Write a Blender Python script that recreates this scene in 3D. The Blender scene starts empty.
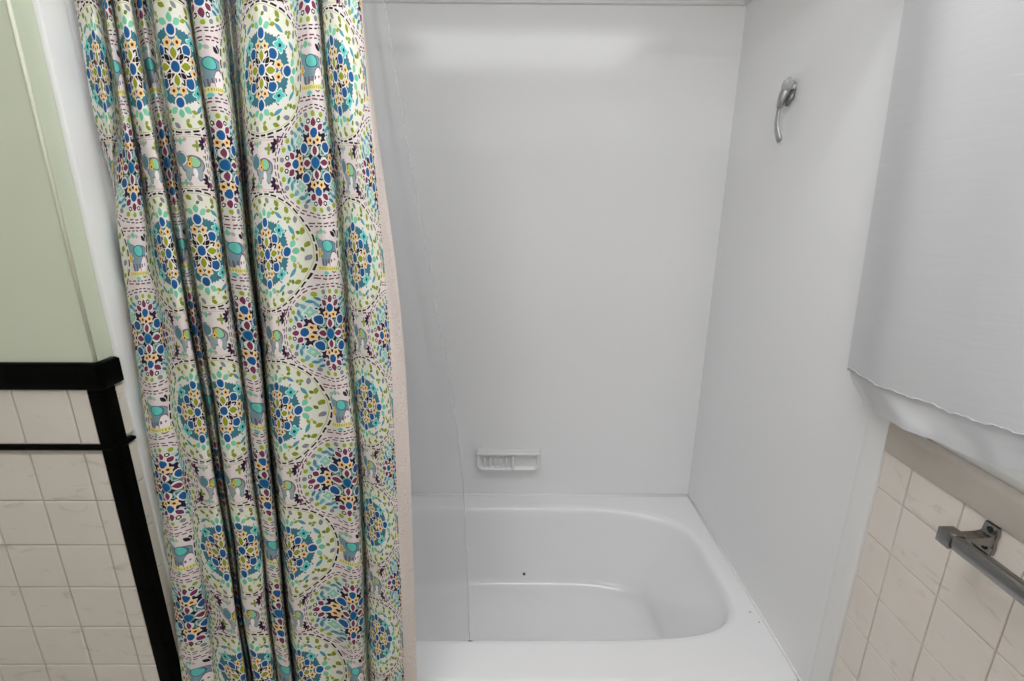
import bpy, bmesh, math, random
import numpy as np
from mathutils import Vector, Matrix

PI = math.pi
scene = bpy.context.scene
C = scene.collection
random.seed(7)

# ------------------------------------------------------------------ camera
cam_data = bpy.data.cameras.new('camera')
cam_data.sensor_fit = 'HORIZONTAL'
cam_data.sensor_width = 36.0
cam_data.lens = 36.0 * 489.06 / 1024.0
cam_data.clip_start = 0.02
cam = bpy.data.objects.new('camera', cam_data)
C.objects.link(cam)
YAW, PITCH, ROLL, EYE = 0.0079, 0.2797, 0.0053, 1.58
cy_, sy_ = math.cos(YAW), math.sin(YAW)
cp_, sp_ = math.cos(PITCH), math.sin(PITCH)
cr_, sr_ = math.cos(ROLL), math.sin(ROLL)
Rz = Matrix(((cy_, -sy_, 0), (sy_, cy_, 0), (0, 0, 1)))
Rp = Matrix(((1, 0, 0), (0, -sp_, -cp_), (0, cp_, -sp_)))
Rr = Matrix(((cr_, -sr_, 0), (sr_, cr_, 0), (0, 0, 1)))
R = Rr @ Rp @ Rz
right, down, fwd = R[0], R[1], R[2]
M = Matrix.Identity(4)
for i in range(3):
    M[i][0], M[i][1], M[i][2] = right[i], -down[i], -fwd[i]
M[0][3], M[1][3], M[2][3] = 0.0, 0.0, EYE
cam.matrix_world = M
scene.camera = cam

# ------------------------------------------------------------------ world, exposure
world = bpy.data.worlds.new('world')
scene.world = world
world.use_nodes = True
wbg = world.node_tree.nodes['Background']
wbg.inputs[0].default_value = (0.86, 0.87, 0.90, 1)
wbg.inputs[1].default_value = 1.0
scene.view_settings.view_transform = 'Standard'
scene.view_settings.look = 'None'
scene.view_settings.gamma = 1.0
scene.view_settings.use_curve_mapping = False
scene.view_settings.exposure = -0.11
scene.cycles.use_denoising = True
scene.cycles.max_bounces = 10
scene.cycles.diffuse_bounces = 6
scene.cycles.glossy_bounces = 5
scene.cycles.transparent_max_bounces = 12
scene.cycles.sample_clamp_indirect = 6.0

CEIL_W = 9.0        # watts of the flat ceiling light
VANITY_E = 56.0       # emission of the vanity globes

# ------------------------------------------------------------------ helpers
def srgb(*c):
    out = []
    for v in c[:3]:
        v = v / 255.0
        out.append(v / 12.92 if v <= 0.04045 else ((v + 0.055) / 1.055) ** 2.4)
    return (out[0], out[1], out[2], 1.0)


def hexc(h):
    h = h.lstrip('#')
    return srgb(int(h[0:2], 16), int(h[2:4], 16), int(h[4:6], 16))


def new_mat(name):
    m = bpy.data.materials.new(name)
    m.use_nodes = True
    nt = m.node_tree
    return m, nt, nt.nodes['Principled BSDF']


def simple_mat(name, col, rough=0.5, metal=0.0, noise=0.0, nscale=20.0, bump=0.0, coat=0.0, spec=0.5):
    m, nt, b = new_mat(name)
    b.inputs['Roughness'].default_value = rough
    b.inputs['Metallic'].default_value = metal
    b.inputs['Specular IOR Level'].default_value = spec
    b.inputs['Coat Weight'].default_value = coat
    tc = nt.nodes.new('ShaderNodeTexCoord')
    nz = nt.nodes.new('ShaderNodeTexNoise')
    nz.inputs['Scale'].default_value = nscale
    nz.inputs['Detail'].default_value = 4
    nt.links.new(tc.outputs['Object'], nz.inputs['Vector'])
    mx = nt.nodes.new('ShaderNodeMixRGB')
    mx.inputs[1].default_value = col
    mx.inputs[2].default_value = tuple(c * (1 - noise) for c in col[:3]) + (1,)
    nt.links.new(nz.outputs['Fac'], mx.inputs[0])
    nt.links.new(mx.outputs[0], b.inputs['Base Color'])
    if bump:
        bp = nt.nodes.new('ShaderNodeBump')
        bp.inputs['Strength'].default_value = bump
        bp.inputs['Distance'].default_value = 0.002
        nt.links.new(nz.outputs['Fac'], bp.inputs['Height'])
        nt.links.new(bp.outputs[0], b.inputs['Normal'])
    return m


def mesh_obj(name, bm, mat, parent=None, smooth=False, loc=None):
    me = bpy.data.meshes.new(name)
    bm.normal_update()
    bm.to_mesh(me)
    bm.free()
    me.materials.append(mat)
    if smooth:
        for p in me.polygons:
            p.use_smooth = True
    o = bpy.data.objects.new(name, me)
    C.objects.link(o)
    if parent is not None:
        o.parent = parent
    if loc is not None:
        o.location = loc
    return o


def auto_smooth(o, ang=35):
    me = o.data
    for p in me.polygons:
        p.use_smooth = True
    bm = bmesh.new()
    bm.from_mesh(me)
    for e in bm.edges:
        if len(e.link_faces) == 2 and e.calc_face_angle(0) > math.radians(ang):
            e.smooth = False
    bm.to_mesh(me)
    bm.free()


def thing(name, label, cat, loc=(0, 0, 0), group=None):
    o = bpy.data.objects.new(name, None)
    C.objects.link(o)
    o.location = loc
    o.empty_display_size = 0.05
    o['label'] = label
    o['category'] = cat
    if group:
        o['group'] = group
    return o


def tag(o, label=None, cat=None, kind=None, group=None):
    if label:
        o['label'] = label
    if cat:
        o['category'] = cat
    if kind:
        o['kind'] = kind
    if group:
        o['group'] = group
    return o


def add_box(bm, lo, hi, bevel=0.0, seg=2):
    lo, hi = Vector(lo), Vector(hi)
    r = bmesh.ops.create_cube(bm, size=1.0)
    vs = r['verts']
    for v in vs:
        v.co = Vector((lo[i] + (v.co[i] + 0.5) * (hi[i] - lo[i]) for i in range(3)))
    if bevel > 0:
        es = list({e for v in vs for e in v.link_edges})
        bmesh.ops.bevel(bm, geom=es, offset=bevel, segments=seg, profile=0.5, affect='EDGES')
    return bm


def box(name, lo, hi, mat, parent=None, bevel=0.0, seg=2):
    bm = bmesh.new()
    add_box(bm, lo, hi, bevel, seg)
    o = mesh_obj(name, bm, mat, parent)
    if bevel:
        auto_smooth(o)
    return o


def add_loft(bm, rings, close=True, cap0=False, cap1=False):
    rows = [[bm.verts.new(p) for p in r] for r in rings]
    n = len(rows[0])
    for a, b in zip(rows[:-1], rows[1:]):
        for i in range(n if close else n - 1):
            j = (i + 1) % n
            bm.faces.new((a[i], a[j], b[j], b[i]))
    if cap0:
        bm.faces.new(list(reversed(rows[0])))
    if cap1:
        bm.faces.new(rows[-1])
    return rows


def add_tube(bm, pts, radii, n=12, flat=1.0, side=None):
    pts = [Vector(p) for p in pts]
    rings = []
    for i, p in enumerate(pts):
        t = (pts[min(i + 1, len(pts) - 1)] - pts[max(i - 1, 0)]).normalized()
        ref = Vector(side) if side else (Vector((0, 0, 1)) if abs(t.z) < 0.9 else Vector((1, 0, 0)))
        a = (ref - t * ref.dot(t)).normalized()
        b = t.cross(a)
        r = radii[i] if isinstance(radii, (list, tuple)) else radii
        rings.append([p + a * (r * math.cos(2 * PI * k / n)) + b * (r * flat * math.sin(2 * PI * k / n)) for k in range(n)])
    add_loft(bm, rings, True, True, True)
    bmesh.ops.recalc_face_normals(bm, faces=bm.faces)
    return bm


def add_lathe(bm, prof, axis, base, n=24):
    """prof: (distance along axis, radius) pairs"""
    axis = Vector(axis).normalized()
    base = Vector(base)
    ref = Vector((0, 0, 1)) if abs(axis.z) < 0.9 else Vector((1, 0, 0))
    a = (ref - axis * ref.dot(axis)).normalized()
    b = axis.cross(a)
    rings = [[base + axis * d + a * (r * math.cos(2 * PI * k / n)) + b * (r * math.sin(2 * PI * k / n)) for k in range(n)] for d, r in prof]
    add_loft(bm, rings, True, True, True)
    bmesh.ops.recalc_face_normals(bm, faces=bm.faces)
    return bm


def add_tile(bm, origin, ux, uz, nrm, w, h, th=0.006, ch=0.0022):
    """one ceramic tile with a pillowed edge: origin = lower corner on the wall"""
    o, ux, uz, nrm = Vector(origin), Vector(ux), Vector(uz), Vector(nrm)
    levels = ((0, 0.0), (0, th - ch), (ch * 0.4, th - ch * 0.3), (ch, th))
    rings = []
    for ins, d in levels:
        rings.append([o + ux * x + uz * z + nrm * d for x, z in ((ins, ins), (w - ins, ins), (w - ins, h - ins), (ins, h - ins))])
    add_loft(bm, rings, True, True, True)


# ------------------------------------------------------------------ materials
M_PANEL = simple_mat('glossy_white_panel', srgb(241, 241, 242), rough=0.15, noise=0.015, nscale=3, spec=0.42)
M_TRIMW = simple_mat('white_edge_trim', srgb(240, 240, 240), rough=0.35, noise=0.03, nscale=25)
M_WALLW = simple_mat('white_wall_paint', srgb(222, 221, 216), rough=0.7, noise=0.03, nscale=15)
M_CEIL = simple_mat('ceiling_paint', srgb(232, 231, 226), rough=0.8, noise=0.02)
M_GREEN = simple_mat('sage_wall_paint', srgb(212, 219, 197), rough=0.5, noise=0.05, nscale=9, bump=0.05)
M_BLACK = simple_mat('black_glazed_tile', srgb(4, 4, 4), rough=0.28, noise=0.2, nscale=30, spec=0.05)
M_GROUT = simple_mat('grey_grout', srgb(184, 179, 167), rough=0.9, noise=0.2, nscale=80)
M_SILLT = simple_mat('beige_sill_trim', srgb(206, 196, 185), rough=0.4, noise=0.14, nscale=18)
M_STOOL = simple_mat('white_sill_board', srgb(240, 239, 233), rough=0.4, noise=0.03)
M_CHROME = simple_mat('brushed_chrome', srgb(160, 159, 156), rough=0.2, metal=1.0, noise=0.2, nscale=60)
M_CHROME2 = simple_mat('dull_chrome', srgb(190, 190, 190), rough=0.42, metal=0.85, noise=0.25, nscale=90)
M_SCREW = simple_mat('dark_screw', srgb(60, 57, 53), rough=0.4, metal=0.8, noise=0.2)
M_FLOOR = simple_mat('grey_floor_vinyl', srgb(176, 171, 162), rough=0.5, noise=0.2, nscale=6)
M_DISH = simple_mat('white_soap_dish_ceramic', srgb(235, 235, 235), rough=0.18, noise=0.02)

m, nt, b = new_mat('clear_acrylic')
b.inputs['Base Color'].default_value = srgb(235, 237, 238)
b.inputs['Roughness'].default_value = 0.08
b.inputs['Transmission Weight'].default_value = 0.55
b.inputs['IOR'].default_value = 1.45
M_ACRYL = m


def marble_tile(name, base, vein, noise=0.25):
    m, nt, b = new_mat(name)
    N, L = nt.nodes, nt.links
    tc = N.new('ShaderNodeTexCoord')
    mp = N.new('ShaderNodeMapping')
    mp.inputs['Rotation'].default_value = (0.3, 0.5, 0.4)
    mp.inputs['Scale'].default_value = (7, 7, 22)
    L.new(tc.outputs['Object'], mp.inputs[0])
    n1 = N.new('ShaderNodeTexNoise')
    n1.inputs['Scale'].default_value = 1.6
    n1.inputs['Detail'].default_value = 5
    n1.inputs['Distortion'].default_value = 1.4
    L.new(mp.outputs[0], n1.inputs['Vector'])
    r1 = N.new('ShaderNodeValToRGB')
    r1.color_ramp.elements[0].position = 0.60
    r1.color_ramp.elements[0].color = (0, 0, 0, 1)
    r1.color_ramp.elements[1].position = 0.78
    r1.color_ramp.elements[1].color = (0.75, 0.75, 0.75, 1)
    L.new(n1.outputs['Fac'], r1.inputs[0])
    mx = N.new('ShaderNodeMixRGB')
    mx.inputs[1].default_value = base
    mx.inputs[2].default_value = vein
    L.new(r1.outputs[0], mx.inputs[0])
    n2 = N.new('ShaderNodeTexNoise')
    n2.inputs['Scale'].default_value = 11
    L.new(tc.outputs['Object'], n2.inputs['Vector'])
    mx2 = N.new('ShaderNodeMixRGB')
    mx2.blend_type = 'MULTIPLY'
    mx2.inputs[2].default_value = (0.93, 0.92, 0.90, 1)
    L.new(n2.outputs['Fac'], mx2.inputs[0])
    L.new(mx.outputs[0], mx2.inputs[1])
    L.new(mx2.outputs[0], b.inputs['Base Color'])
    b.inputs['Roughness'].default_value = 0.22
    bp = N.new('ShaderNodeBump')
    bp.inputs['Strength'].default_value = 0.06
    bp.inputs['Distance'].default_value = 0.003
    L.new(n2.outputs['Fac'], bp.inputs['Height'])
    L.new(bp.outputs[0], b.inputs['Normal'])
    return m


M_TILE = marble_tile('grey_white_marbled_tile', srgb(228, 221, 212), srgb(190, 183, 173))
M_TILEB = marble_tile('beige_marbled_tile', srgb(238, 229, 221), srgb(210, 198, 190))


def tub_material():
    m, nt, b = new_mat('white_tub_enamel')
    N, L = nt.nodes, nt.links
    b.inputs['Roughness'].default_value = 0.16
    b.inputs['Specular IOR Level'].default_value = 0.5
    tc = N.new('ShaderNodeTexCoord')
    nz = N.new('ShaderNodeTexNoise')
    nz.inputs['Scale'].default_value = 5
    L.new(tc.outputs['Object'], nz.inputs['Vector'])
    mx = N.new('ShaderNodeMixRGB')
    mx.inputs[1].default_value = srgb(243, 243, 244)
    mx.inputs[2].default_value = srgb(240, 240, 241)
    L.new(nz.outputs['Fac'], mx.inputs[0])
    prev = mx.outputs[0]
    # small dirt specks with places of their own
    for (p, r, a) in (((0.067, 0.253, 0.125), 0.0065, 0.9),
                      ((-0.103, -0.305, 0.397), 0.0085, 0.95), ((0.725, -0.214, 0.401), 0.0040, 0.35), ((0.734, -0.251, 0.401), 0.0024, 0.6)):
        d = N.new('ShaderNodeVectorMath')
        d.operation = 'DISTANCE'
        L.new(tc.outputs['Object'], d.inputs[0])
        d.inputs[1].default_value = p
        lt = N.new('ShaderNodeMath')
        lt.operation = 'LESS_THAN'
        L.new(d.outputs['Value'], lt.inputs[0])
        lt.inputs[1].default_value = r
        sc = N.new('ShaderNodeMath')
        sc.operation = 'MULTIPLY'
        L.new(lt.outputs[0], sc.inputs[0])
        sc.inputs[1].default_value = a
        q = N.new('ShaderNodeMixRGB')
        L.new(sc.outputs[0], q.inputs[0])
        L.new(prev, q.inputs[1])
        q.inputs[2].default_value = srgb(52, 46, 38)
        prev = q.outputs[0]
    L.new(prev, b.inputs['Base Color'])
    return m


M_TUB = tub_material()


def liner_material():
    m = bpy.data.materials.new('clear_vinyl_liner')
    m.use_nodes = True
    nt = m.node_tree
    N, L = nt.nodes, nt.links
    for n in list(N):
        N.remove(n)
    out = N.new('ShaderNodeOutputMaterial')
    tr = N.new('ShaderNodeBsdfTransparent')
    tr.inputs[0].default_value = (0.97, 0.97, 0.975, 1)
    pb = N.new('ShaderNodeBsdfPrincipled')
    pb.inputs['Base Color'].default_value = srgb(226, 227, 230)
    pb.inputs['Roughness'].default_value = 0.22
    tc = N.new('ShaderNodeTexCoord')
    nz = N.new('ShaderNodeTexNoise')
    nz.inputs['Scale'].default_value = 5
    nz.inputs['Detail'].default_value = 1
    L.new(tc.outputs['Object'], nz.inputs['Vector'])
    mr = N.new('ShaderNodeMapRange')
    mr.inputs['From Min'].default_value = 0.3
    mr.inputs['From Max'].default_value = 0.7
    mr.inputs['To Min'].default_value = 0.18
    mr.inputs['To Max'].default_value = 0.34
    L.new(nz.outputs['Fac'], mr.inputs['Value'])
    tl = N.new('ShaderNodeBsdfTranslucent')
    tl.inputs[0].default_value = srgb(232, 233, 236)
    body = N.new('ShaderNodeMixShader')
    body.inputs[0].default_value = 0.45
    L.new(pb.outputs[0], body.inputs[1])
    L.new(tl.outputs[0], body.inputs[2])
    mix = N.new('ShaderNodeMixShader')
    mix.inputs[0].default_value = 0.21
    L.new(tr.outputs[0], mix.inputs[1])
    L.new(body.outputs[0], mix.inputs[2])
    L.new(mix.outputs[0], out.inputs[0])
    return m


M_LINER = liner_material()


def silver_cloth():
    m, nt, b = new_mat('silver_slub_cloth')
    N, L = nt.nodes, nt.links
    uv = N.new('ShaderNodeUVMap')
    uv.uv_map = 'cloth'
    mp = N.new('ShaderNodeMapping')
    mp.inputs['Scale'].default_value = (9, 160, 1)
    L.new(uv.outputs[0], mp.inputs[0])
    n1 = N.new('ShaderNodeTexNoise')
    n1.inputs['Scale'].default_value = 1.0
    n1.inputs['Detail'].default_value = 3
    L.new(mp.outputs[0], n1.inputs['Vector'])
    mp2 = N.new('ShaderNodeMapping')
    mp2.inputs['Scale'].default_value = (4, 75, 1)
    mp2.inputs['Location'].default_value = (3.3, 1.7, 0)
    L.new(uv.outputs[0], mp2.inputs[0])
    n2 = N.new('ShaderNodeTexNoise')
    n2.inputs['Scale'].default_value = 1.0
    n2.inputs['Detail'].default_value = 2
    L.new(mp2.outputs[0], n2.inputs['Vector'])
    r = N.new('ShaderNodeValToRGB')
    r.color_ramp.elements[0].position = 0.67
    r.color_ramp.elements[0].color = (0, 0, 0, 1)
    r.color_ramp.elements[1].position = 0.80
    r.color_ramp.elements[1].color = (1, 1, 1, 1)
    L.new(n2.outputs['Fac'], r.inputs[0])
    mx = N.new('ShaderNodeMixRGB')
    mx.inputs[1].default_value = srgb(214, 214, 216)
    mx.inputs[2].default_value = srgb(205, 205, 207)
    L.new(n1.outputs['Fac'], mx.inputs[0])
    mx2 = N.new('ShaderNodeMixRGB')
    mx2.inputs[2].default_value = srgb(226, 226, 227)
    L.new(r.outputs[0], mx2.inputs[0])
    L.new(mx.outputs[0], mx2.inputs[1])
    L.new(mx2.outputs[0], b.inputs['Base Color'])
    b.inputs['Roughness'].default_value = 0.5
    b.inputs['Sheen Weight'].default_value = 0.1
    ad = N.new('ShaderNodeMath')
    ad.operation = 'MULTIPLY_ADD'
    L.new(r.outputs[0], ad.inputs[0])
    ad.inputs[1].default_value = 0.8
    L.new(n1.outputs['Fac'], ad.inputs[2])
    bp = N.new('ShaderNodeBump')
    bp.inputs['Strength'].default_value = 0.22
    bp.inputs['Distance'].default_value = 0.0014
    L.new(ad.outputs[0], bp.inputs['Height'])
    L.new(bp.outputs[0], b.inputs['Normal'])
    tl = N.new('ShaderNodeBsdfTranslucent')
    tl.inputs[0].default_value = srgb(225, 225, 228)
    ms = N.new('ShaderNodeMixShader')
    ms.inputs[0].default_value = 0.25
    L.new(b.outputs[0], ms.inputs[1])
    L.new(tl.outputs[0], ms.inputs[2])
    L.new(ms.outputs[0], nt.nodes['Material Output'].inputs[0])
    return m


M_SILVER = silver_cloth()


# -------- the printed cotton of the shower curtain: medallions and elephants
PER_U, PER_V = 0.270, 0.3185


def print_material():
    m, nt, bsdf = new_mat('medallion_print_cotton')
    N, L = nt.nodes, nt.links

    def val(x, sock):
        if isinstance(x, (int, float)):
            sock.default_value = float(x)
        else:
            L.new(x, sock)

    def op(o, a, b=0.0, c=None):
        n = N.new('ShaderNodeMath')
        n.operation = o
        val(a, n.inputs[0])
        val(b, n.inputs[1])
        if c is not None:
            val(c, n.inputs[2])
        return n.outputs[0]

    add = lambda a, b: op('ADD', a, b)
    sub = lambda a, b: op('SUBTRACT', a, b)
    mul = lambda a, b: op('MULTIPLY', a, b)
    madd = lambda a, b, c: op('MULTIPLY_ADD', a, b, c)
    lt = lambda a, b: op('LESS_THAN', a, b)
    gt = lambda a, b: op('GREATER_THAN', a, b)
    mn = lambda a, b: op('MINIMUM', a, b)
    mxm = lambda a, b: op('MAXIMUM', a, b)
    ab = lambda a: op('ABSOLUTE', a)

    state = {'c': None}

    def paint(fac, col):
        q = N.new('ShaderNodeMixRGB')
        L.new(fac, q.inputs[0])
        if isinstance(state['c'], tuple):
            q.inputs[1].default_value = state['c']
        else:
            L.new(state['c'], q.inputs[1])
        q.inputs[2].default_value = hexc(col) if isinstance(col, str) else col
        state['c'] = q.outputs[0]

    def local(x, y, cx, cy, a=0.0):
        if a == 0.0:
            return sub(x, cx), sub(y, cy)
        c, s = math.cos(a), math.sin(a)
        u = madd(x, c, madd(y, s, -(cx * c + cy * s)))
        v = madd(x, -s, madd(y, c, cx * s - cy * c))
        return u, v

    def ell(x, y, cx, cy, rx, ry, a=0.0):
        """squared distance, 1 on the outline"""
        u, v = local(x, y, cx, cy, a)
        u = mul(u, 1 / rx)
        v = mul(v, 1 / ry)
        return madd(u, u, mul(v, v))

    def leaf(x, y, cx, cy, hl, hw, a=0.0):
        """pointed leaf, 1 on the outline"""
        u, v = local(x, y, cx, cy, a)
        u = mul(u, 1 / hl)
        return madd(u, u, mul(ab(v), 1 / hw))

    def flower(x, y, cx, cy, r, k, a=0.0, dep=0.16):
        u, v = local(x, y, cx, cy)
        rr = op('SQRT', madd(u, u, mul(v, v)))
        th = op('ARCTAN2', v, u)
        w = op('COSINE', madd(th, float(k), a))
        return mul(rr, 1 / r), op('DIVIDE', mul(rr, 1 / r), madd(w, dep, 1 - dep))

    def dot(x, y, cx, cy, r, col, ring=None, rw=1.3):
        d = ell(x, y, cx, cy, r, r)
        if ring:
            paint(lt(d, rw * rw), ring)
        paint(lt(d, 1.0), col)

    def leafp(x, y, cx, cy, hl, hw, a, col, ring=None, rw=1.35):
        d = leaf(x, y, cx, cy, hl, hw, a)
        if ring:
            paint(lt(d, rw), ring)
        paint(lt(d, 1.0), col)

    def flo(x, y, cx, cy, r, k, col, core, corecol, ring=None, a=0.0, dep=0.16, rw=1.28):
        rr, d = flower(x, y, cx, cy, r, k, a, dep)
        if ring:
            paint(lt(d, rw), ring)
        paint(lt(d, 1.0), col)
        paint(lt(rr, core), corecol)

    def wrap(x, p, off):
        t = mul(sub(x, off), 1 / p)
        return mul(sub(t, op('ROUND', t)), p)

    uv = N.new('ShaderNodeUVMap')
    uv.uv_map = 'print'
    sp = N.new('ShaderNodeSeparateXYZ')
    L.new(uv.outputs[0], sp.inputs[0])
    # hand drawn wobble
    nz = N.new('ShaderNodeTexNoise')
    nz.inputs['Scale'].default_value = 46
    nz.inputs['Detail'].default_value = 1
    L.new(uv.outputs[0], nz.inputs['Vector'])
    sn = N.new('ShaderNodeSeparateXYZ')
    L.new(nz.outputs['Color'], sn.inputs[0])
    U = madd(sn.outputs[0], 0.0042, add(sp.outputs[0], -0.0021))
    V = madd(sn.outputs[1], 0.0042, add(sp.outputs[1], -0.0021))
    ax, bx = wrap(U, PER_U, 0), wrap(U, PER_U, PER_U / 2)
    ay, by = wrap(V, PER_V, 0), wrap(V, PER_V, PER_V / 2)

    WHITE, INK, PLUM = '#e6dfd8', '#1c1517', '#2c1a31'
    BLUE, OLIVE, GREEN = '#1d5a92', '#929b22', '#5c7a25'
    TEAL, TURQ, MINT = '#3f7684', '#62c4be', '#6fbf9d'
    YEL, BROWN, PURP, GREY = '#efcb86', '#6a2416', '#7a3355', '#868491'
    state['c'] = hexc('#dfd5d3')
    KOUT = '#eee4e2'

    # ---------- the small elephant under the big medallion (ax, by)
    x, y = ax, by
    inside = lt(ab(y), 0.0475)
    line = mul(gt(ab(y), 0.0465), lt(ab(y), 0.0495))
    paint(mul(line, lt(op('FRACT', mul(x, 52)), 0.72)), INK)
    paint(mul(gt(ab(y), 0.0425), lt(ab(y), 0.0438)), '#c9b877')
    yy = ab(y)
    leafp(x, yy, -0.012, 0.036, 0.0068, 0.0042, 1.57, MINT)
    leafp(x, yy, -0.003, 0.038, 0.0062, 0.0034, 0.3, '#a9a5a4')
    leafp(x, yy, -0.021, 0.038, 0.0062, 0.0034, -0.3, '#a9a5a4')
    # body
    d1 = ell(x, y, 0.008, -0.006, 0.022, 0.0165)
    d2 = ell(x, y, -0.016, 0.006, 0.0125, 0.0125)
    d3 = ell(x, y, -0.029, 0.011, 0.0042, 0.0115, 0.45)
    d4 = ell(x, y, -0.004, -0.021, 0.0058, 0.011)
    d5 = ell(x, y, 0.021, -0.020, 0.0060, 0.012)
    dm = mn(mn(d1, d2), mn(d3, mn(d4, d5)))
    paint(lt(dm, 1.28), '#7d6f76')
    paint(lt(dm, 0.95), '#93a3a6')
    paint(lt(d2, 0.80), '#5d8791')
    paint(mul(gt(d2, 0.80), mul(lt(d2, 1.15), gt(x, -0.013))), WHITE)
    paint(lt(ell(x, y, 0.012, -0.019, 0.0048, 0.0085), 1.0), '#ece2e0')
    e = ell(x, y, 0.012, 0.001, 0.0125, 0.0095, -0.35)
    paint(lt(e, 1.25), '#7b4a50')
    paint(lt(e, 0.9), '#8ccaa2')
    paint(mul(lt(e, 0.9), lt(x, 0.009)), '#b9b84b')
    flo(x, y, 0.002, -0.0035, 0.0062, 5, '#eec05e', 0.36, BROWN)
    # clover, seeds
    flo(x, y, 0.022, 0.028, 0.0105, 4, '#8a9a2d', 0.22, GREY, None, 0.0, 0.30)
    flo(x, y, -0.030, -0.022, 0.0105, 4, '#7f9130', 0.22, GREY, None, 0.0, 0.30)
    dot(x, y, 0.034, 0.010, 0.0021, OLIVE)
    # dark petal fans in the corners
    xx = ab(x)
    for k, (aa, cc) in enumerate(((0.25, PURP), (0.85, INK), (1.5, INK), (2.1, INK), (2.8, PLUM))):
        leafp(xx, yy, 0.0400 + 0.0088 * math.cos(aa + 1.2), 0.032 + 0.0088 * math.sin(aa + 1.2), 0.0066, 0.0031, aa + 1.2, PLUM if cc == INK else cc)
    # beads beside the elephant
    paint(mul(lt(ab(sub(xx, 0.0515)), 0.0008), mul(inside, lt(op('FRACT', mul(y, 260)), 0.55))), INK)

    # ---------- the other elephant (bx, ay)
    x, y = bx, ay
    paint(mul(mul(lt(ab(sub(ab(y), 0.0465)), 0.0011), lt(ab(x), 0.045)), lt(op('FRACT', mul(x, 90)), 0.62)), INK)
    paint(mul(mul(lt(ab(sub(ab(y), 0.0520)), 0.0014), lt(ab(x), 0.055)), lt(op('FRACT', mul(x, 60)), 0.7)), '#7c3a48')
    leafp(x, y, -0.010, 0.038, 0.0062, 0.0044, 1.57, MINT)
    leafp(x, y, -0.001, 0.036, 0.0058, 0.0036, -0.3, '#b3aeac')
    leafp(x, y, -0.019, 0.036, 0.0058, 0.0036, 0.3, '#b3aeac')
    flo(x, y, -0.024, 0.024, 0.0085, 5, MINT, 0.2, INK, None, 0.3, 0.2)
    d1 = ell(x, y, 0.005, -0.001, 0.0235, 0.0195)
    d2 = ell(x, y, -0.016, 0.010, 0.0105, 0.0115)
    d3 = ell(x, y, 0.027, -0.006, 0.0034, 0.020, 0.12)
    d4 = ell(x, y, -0.010, -0.017, 0.0070, 0.0125)
    dm = mn(mn(d1, d2), mn(d3, d4))
    paint(lt(dm, 1.22), '#81707c')
    paint(lt(dm, 0.96), '#7c97a0')
    hole = ell(x, y, 0.015, -0.020, 0.0090, 0.0185, -0.1)
    paint(lt(hole, 1.35), '#766473')
    paint(lt(hole, 1.0), '#efe4e3')
    paint(mul(mul(lt(y, -0.014), lt(dm, 1.0)), lt(op('FRACT', mul(x, 130)), 0.42)), '#6f5a70')
    e = ell(x, y, 0.002, 0.010, 0.0125, 0.0095, -0.25)
    paint(lt(e, 1.35), '#3d6677')
    paint(lt(e, 0.95), TURQ)
    dot(x, y, -0.001, 0.011, 0.0042, MINT)
    flo(x, y, -0.0245, -0.003, 0.0095, 6, '#d3ad2f', 0.28, '#8a5a1c', WHITE, 0.4, 0.14, 1.15)
    for aa in (0.9, 1.6, 2.3):
        leafp(x, y, 0.0225 + 0.008 * math.cos(aa), 0.026 + 0.008 * math.sin(aa), 0.0075, 0.0042, aa, PLUM, WHITE, 1.3)
    paint(mul(lt(ab(add(y, 0.0325)), 0.0048), lt(ab(x), 0.030)), '#e6dd9c')
    paint(mul(mul(lt(ab(add(y, 0.0325)), 0.0026), lt(ab(x), 0.024)), lt(op('FRACT', mul(x, 210)), 0.5)), '#b5a93e')
    flo(x, y, 0.0335, -0.0305, 0.0115, 9, '#58b896', 0.22, TEAL, None, 0.0, 0.22)
    leafp(x, y, -0.006, -0.0415, 0.0068, 0.0036, 0.0, TURQ)

    # ---------- smaller dark medallion (bx, by)
    x, y = bx, by
    r = op('SQRT', madd(x, x, mul(y, y)))
    th = mul(op('ARCTAN2', y, x), 1 / (2 * PI))
    for (ra, rb, n, f, col) in ((0.0970, 0.0992, 52, 0.66, INK), (0.0915, 0.0938, 40, 0.62, '#5a2838')):
        paint(mul(mul(gt(r, ra), lt(r, rb)), lt(op('FRACT', mul(th, n)), f)), col)
    paint(lt(r, 0.0885), '#d2d9c7')
    tt = sub(op('FRACT', mul(th, 30)), 0.5)
    uu = mul(tt, 2 * PI * 0.0835 / 30)
    vv = sub(r, 0.0835)
    dd = madd(uu, uu, mul(vv, vv))
    paint(lt(dd, 0.0046 ** 2), '#9aa331')
    paint(mul(lt(dd, 0.0046 ** 2), gt(op('FRACT', mul(th, 10)), 0.667)), GREY)
    paint(lt(r, 0.0765), '#c0d2d2')
    xa, ya = ab(x), ab(y)
    m_, n_ = mxm(xa, ya), mn(xa, ya)
    # blue-teal leaves round the outside
    leafp(m_, n_, 0.0610, 0.0395, 0.0085, 0.0036, 1.5, '#4f8798')
    leafp(m_, n_, 0.0520, 0.0510, 0.0085, 0.0034, 0.8, '#6fa6ac')
    leafp(m_, n_, 0.0675, 0.0285, 0.0075, 0.0030, 1.1, '#3f7488')
    leafp(m_, n_, 0.0560, 0.0300, 0.0070, 0.0028, 0.9, '#5f97a3')
    dot(m_, n_, 0.0560, 0.0235, 0.0022, PLUM)
    dot(m_, n_, 0.0480, 0.0310, 0.0020, PLUM)
    # plum ground
    w = op('COSINE', mul(th, 8 * PI))
    wz = op('COSINE', mul(th, 56 * PI))
    paint(lt(r, madd(wz, 0.0022, madd(w, -0.003, 0.0545))), PLUM)
    flo(m_, n_, 0.0400, 0.0400, 0.0118, 5, '#8ec7bd', 0.26, '#cfd9a0', WHITE, 0.6, 0.18)
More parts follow.
